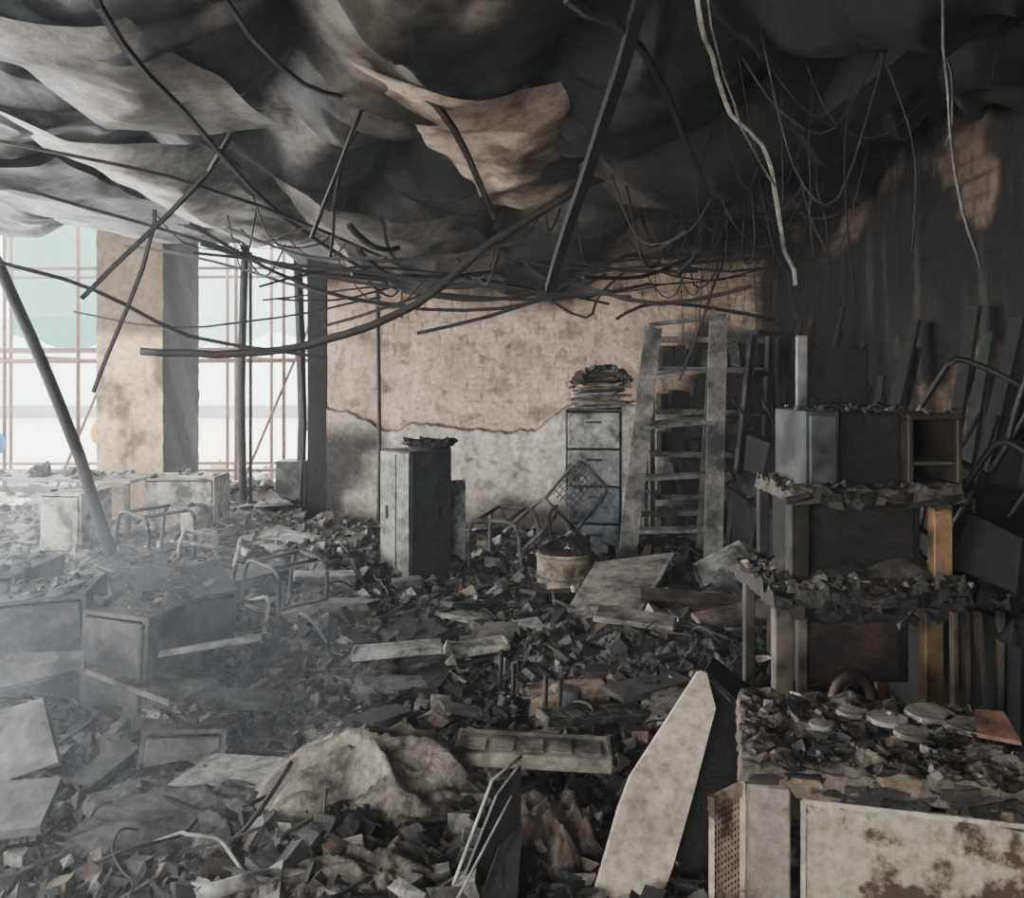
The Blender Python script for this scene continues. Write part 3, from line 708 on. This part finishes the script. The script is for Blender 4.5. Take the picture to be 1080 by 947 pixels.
for _ in range(26):
    y=R.uniform(3.4,7.6);x=R.uniform(1.2,2.55);L=R.uniform(.3,1.3);z=memz(x,y)-.02
    p=[(x,y,z)];dx=R.gauss(0,.05)
    for k in range(1,6):
        x=min(2.6,x+dx*(1.6-k*.4)+R.gauss(0,.015));p.append((x,y,z-L*k/5))
    m.tube(p,R.uniform(.002,.006),pick([(BLK,3),(DG,1.5),(GR,.4)]),4,sub=3)
for _ in range(16):
    y=R.uniform(3.6,7.4);x=R.uniform(.9,1.8);x2=x+R.uniform(.3,.75);z=memz(x,y)-.03;z2=memz(x2,y)-.03;s=R.uniform(.2,.8)
    m.tube([(x,y,z),(x*.75+x2*.25,y,(z+z2)/2-s*.8),(x*.4+x2*.6,y,(z+z2)/2-s),(x2,y,z2)],R.uniform(.003,.007),pick([(BLK,3),(DG,1)]),4)
for _ in range(30):
    y=R.uniform(5.5,8.1);x=R.uniform(-2.4,2.2);z=memz(x,y)-.03
    x2=min(2.5,x+R.uniform(-1.2,1.2));y2=min(8.3,max(5.3,y+R.uniform(-.6,.6)));z2=memz(x2,y2)-.03;s=R.uniform(.1,.5)
    m.tube([(x,y,z),(x*.7+x2*.3,y,(z+z2)/2-s),(x*.3+x2*.7,y2,(z+z2)/2-s*R.uniform(.6,1.2)),(x2,y2,z2)],R.uniform(.004,.012),pick([(BLK,3),(BRN,1)]),4)
m.build('hanging_wires',[M_cable])
m=MB();m.box((1.9,4.8,3.35),(.3,7.2,.55),(0,0,.03),(.03,.025,.022));m.box((1.2,5.9,3.32),(2.7,.3,.35),(0,.02,0),(.025,.022,.02));m.build('ceiling_beam',[M_char])
def flap(name,P,sag,col,dark=.12):
    P=[Vector(p) for p in P]
    def f(u,v):
        a=P[0].lerp(P[1],u);b=P[3].lerp(P[2],u);p=a.lerp(b,v)
        z=-sag*4*u*(1-u)*(1-.5*v)+.03*fbm(p.x*2,p.y*2,2,2)-.06*max(0,1-5*abs(fbm(p.x*.9,p.y*1.1,3,1)));n=fbm(p.x*1.5,p.y*1.5,5)
        return (p.x+.08*fbm(p.y*1.5,1,0,2),p.y+.06*fbm(p.x*2,p.z*2,0,2),p.z+z),lerp3(col,tuple(c*dark for c in col),sstep(.1,.5,n))
    return grid(name,70,60,f,M_mem)
flap('torn_ceiling_sheet',[(-.75,3.7,3.08),(.25,4.3,3.12),(.5,6.2,2.95),(-.15,6.0,2.85)],.12,(.62,.46,.33))
flap('torn_ceiling_sheet',[(-2.9,4.4,3.1),(-1.9,5.2,3.05),(-1.5,7.3,2.75),(-2.5,7.2,2.85)],.12,(.60,.57,.52))
flap('torn_ceiling_sheet',[(-1.6,5.6,2.95),(-.4,6.4,2.85),(.2,8.2,2.6),(-1.3,8.0,2.5)],.15,(.22,.195,.17))
flap('torn_ceiling_sheet',[(-4.5,5.4,3.2),(-3.0,5.6,3.1),(-2.6,8.4,2.95),(-4.6,8.6,3.25)],.15,(.32,.34,.35))
flap('torn_ceiling_sheet',[(-2.4,3.1,3.1),(-1.5,3.3,3.05),(-1.2,4.6,2.98),(-2.2,4.7,3.0)],.10,(.30,.27,.235))

# ------------------------------------------------------------ outside
slab('ground',-45,25,10.6,60,-.25,-.03,(.72,.67,.60),M_clean)
slab('boundary_wall',-45,10,36,36.4,-.03,4.2,(.80,.84,.85),M_clean)
slab('trim_boundary_base',-45,10,35.9,36,-.03,.5,(.30,.33,.33),M_clean)
m=MB()
RD=(.20,.13,.11)
for x,y in((-5.9,11.6),(-6.4,12.6),(-5.0,11.6),(-3.1,11.6),(-3.55,12.6),(-2.6,12.6),(-7.4,12.6),(-6.9,11.6),(-3.75,11.6),(-4.2,12.6)): m.tube([(x,y,-.03),(x,y,4.6)],.026,RD,8,sub=1)
for y in(11.6,12.6):
    for z in(.35,1.85,2.0,3.1): m.tube([(-9,y,z),(-1.8,y,z+.02)],.024,RD,8,sub=1)
for x in(-6.2,-3.7): m.tube([(x,11.6,.1),(x+1.4,11.6,3.4)],.02,RD,8,sub=1)
for x in(-7.4,-6.4,-3.55,-2.6): m.tube([(x,11.6,1.9),(x,12.6,1.9)],.02,RD,8,sub=1)
m.build('scaffolding',[M_clean])
m=MB();m.chips(-7.5,-2,10.8,15,lambda x,y:.0,500,.05,.5,[(ASH,2),(WH,2),(TAN,2),(GR,1)],tilt=.3,flat=.5);m.build('yard_rubble',[M_clean])
def netmat(n,c):
    mt=bpy.data.materials.new(n);mt.use_nodes=True;N=mt.node_tree.nodes;L=mt.node_tree.links
    b=N['Principled BSDF'];b.inputs['Base Color'].default_value=(*c,1);b.inputs['Roughness'].default_value=.8
    t=N.new('ShaderNodeBsdfTranslucent');t.inputs[0].default_value=(*c,1);mx=N.new('ShaderNodeMixShader')
    w=N.new('ShaderNodeTexNoise');w.inputs['Scale'].default_value=6;mr=N.new('ShaderNodeMapRange');mr.inputs[3].default_value=.4;mr.inputs[4].default_value=.8
    L.new(w.outputs['Fac'],mr.inputs[0]);L.new(mr.outputs[0],mx.inputs[0]);L.new(b.outputs[0],mx.inputs[1]);L.new(t.outputs[0],mx.inputs[2])
    tr=N.new('ShaderNodeBsdfTransparent');m2=N.new('ShaderNodeMixShader');m2.inputs[0].default_value=.1
    L.new(mx.outputs[0],m2.inputs[1]);L.new(tr.outputs[0],m2.inputs[2]);L.new(m2.outputs[0],N['Material Output'].inputs['Surface']);return mt
def net(name,x0,x1,z0,z1,y,c):
    def f(u,v):
        x=x0+(x1-x0)*u;z=z0+(z1-z0)*v
        return (x,y+.12*math.sin(x*5+z)+.1*fbm(x,z),z+.08*math.sin(x*3)+.12*fbm(x*2,z)),c
    return grid(name,60,30,f,netmat(name+'_mat',c))
net('safety_netting',-7.7,-6.1,2.2,4.6,13,(.04,.19,.14))
net('safety_netting',-5.2,-1.6,2.2,4.4,13.2,(.36,.50,.47))
def balloon(name,x,y,z,r,c):
    m=MB();n=16;pts=[];F=[]
    for j in range(n+1):
        for i in range(20):
            t=math.pi*j/n;a=2*math.pi*i/20;rr=r*math.sin(t)*(1-.12*math.cos(t))
            pts.append((x+rr*math.cos(a),y+rr*math.sin(a),z+r*1.15*math.cos(t)))
    for j in range(n):
        for i in range(20): F.append((j*20+i,(j+1)*20+i,(j+1)*20+(i+1)%20,j*20+(i+1)%20))
    m.add(pts,F,c,0,True);m.cyl((x,y,z-r*1.25),r*.12,r*.14,c,10,0,r*.04);m.tube([(x,y,z-r*1.2),(x+.02,y,z*.5),(x,y,0)],.006,ASH,4);return m.build(name,[M_clean])
balloon('yellow_balloon',-5.72,12,.87,.19,(.80,.46,.01))
balloon('blue_balloon',-6.95,11.4,.75,.16,(.01,.18,.45))
balloon('blue_balloon',-2.62,11.3,1.0,.11,(.01,.18,.45))

# ------------------------------------------------------------ light
w=bpy.data.worlds.new('overcast');SC.world=w;w.use_nodes=True
bg=w.node_tree.nodes['Background'];bg.inputs[0].default_value=(.94,.97,1,1);bg.inputs[1].default_value=11.5
def area(n,loc,rot,sx,sy,e,c):
    l=bpy.data.lights.new(n,'AREA');l.shape='RECTANGLE';l.size=sx;l.size_y=sy;l.energy=e;l.color=c
    o=bpy.data.objects.new(n,l);o.location=loc;o.rotation_euler=rot;SC.collection.objects.link(o)
area('fill_left_openings',(-6.6,5.5,2.0),(0,math.radians(-90),0),2.6,8,580,(.97,.98,1))  # added area lamp at the unseen openings, brightens the room from the left
area('daylight_rear_opening',(-3.3,-2.9,1.7),(math.radians(90),0,math.radians(-8)),3.6,2.0,130,(1,.95,.88))
# smoke
def vol(name,d,an=.3,c=(.9,.95,1,1)):
    vm=bpy.data.materials.new(name);vm.use_nodes=True;N=vm.node_tree.nodes;N.remove(N['Principled BSDF'])
    vs=N.new('ShaderNodeVolumeScatter');vs.inputs['Color'].default_value=c;vs.inputs['Density'].default_value=d;vs.inputs['Anisotropy'].default_value=an
    vm.node_tree.links.new(vs.outputs[0],N['Material Output'].inputs['Volume']);return vm
def ell(name,c,r,mat):
    m=MB();n=18;k=28;pts=[];F=[]
    for j in range(n+1):
        for i in range(k):
            t=math.pi*j/n;a=2*math.pi*i/k;pts.append((c[0]+r[0]*math.sin(t)*math.cos(a),c[1]+r[1]*math.sin(t)*math.sin(a),c[2]+r[2]*math.cos(t)))
    for j in range(n):
        for i in range(k):F.append((j*k+i,(j+1)*k+i,(j+1)*k+(i+1)%k,j*k+(i+1)%k))
    m.add(pts,F,WH,0,True);return m.build(name,[mat])
hv=MB();hv.box((-2.1,4.5,1.9),(9.4,12,3.7),col=(1,1,1));hv.build('smoke_haze',[vol('thin_smoke',.006)])
ell('smoke_haze',(-2.3,3.0,.4),(1.9,1.6,1.0),vol('drifting_smoke',.06))

# ------------------------------------------------------------ camera
cd=bpy.data.cameras.new('camera');co=bpy.data.objects.new('camera',cd);SC.collection.objects.link(co)
co.location=(0,0,1.6);co.rotation_euler=(math.radians(90),0,0);cd.lens=30;cd.sensor_width=36;cd.shift_y=-.068;cd.clip_start=.05
SC.camera=co
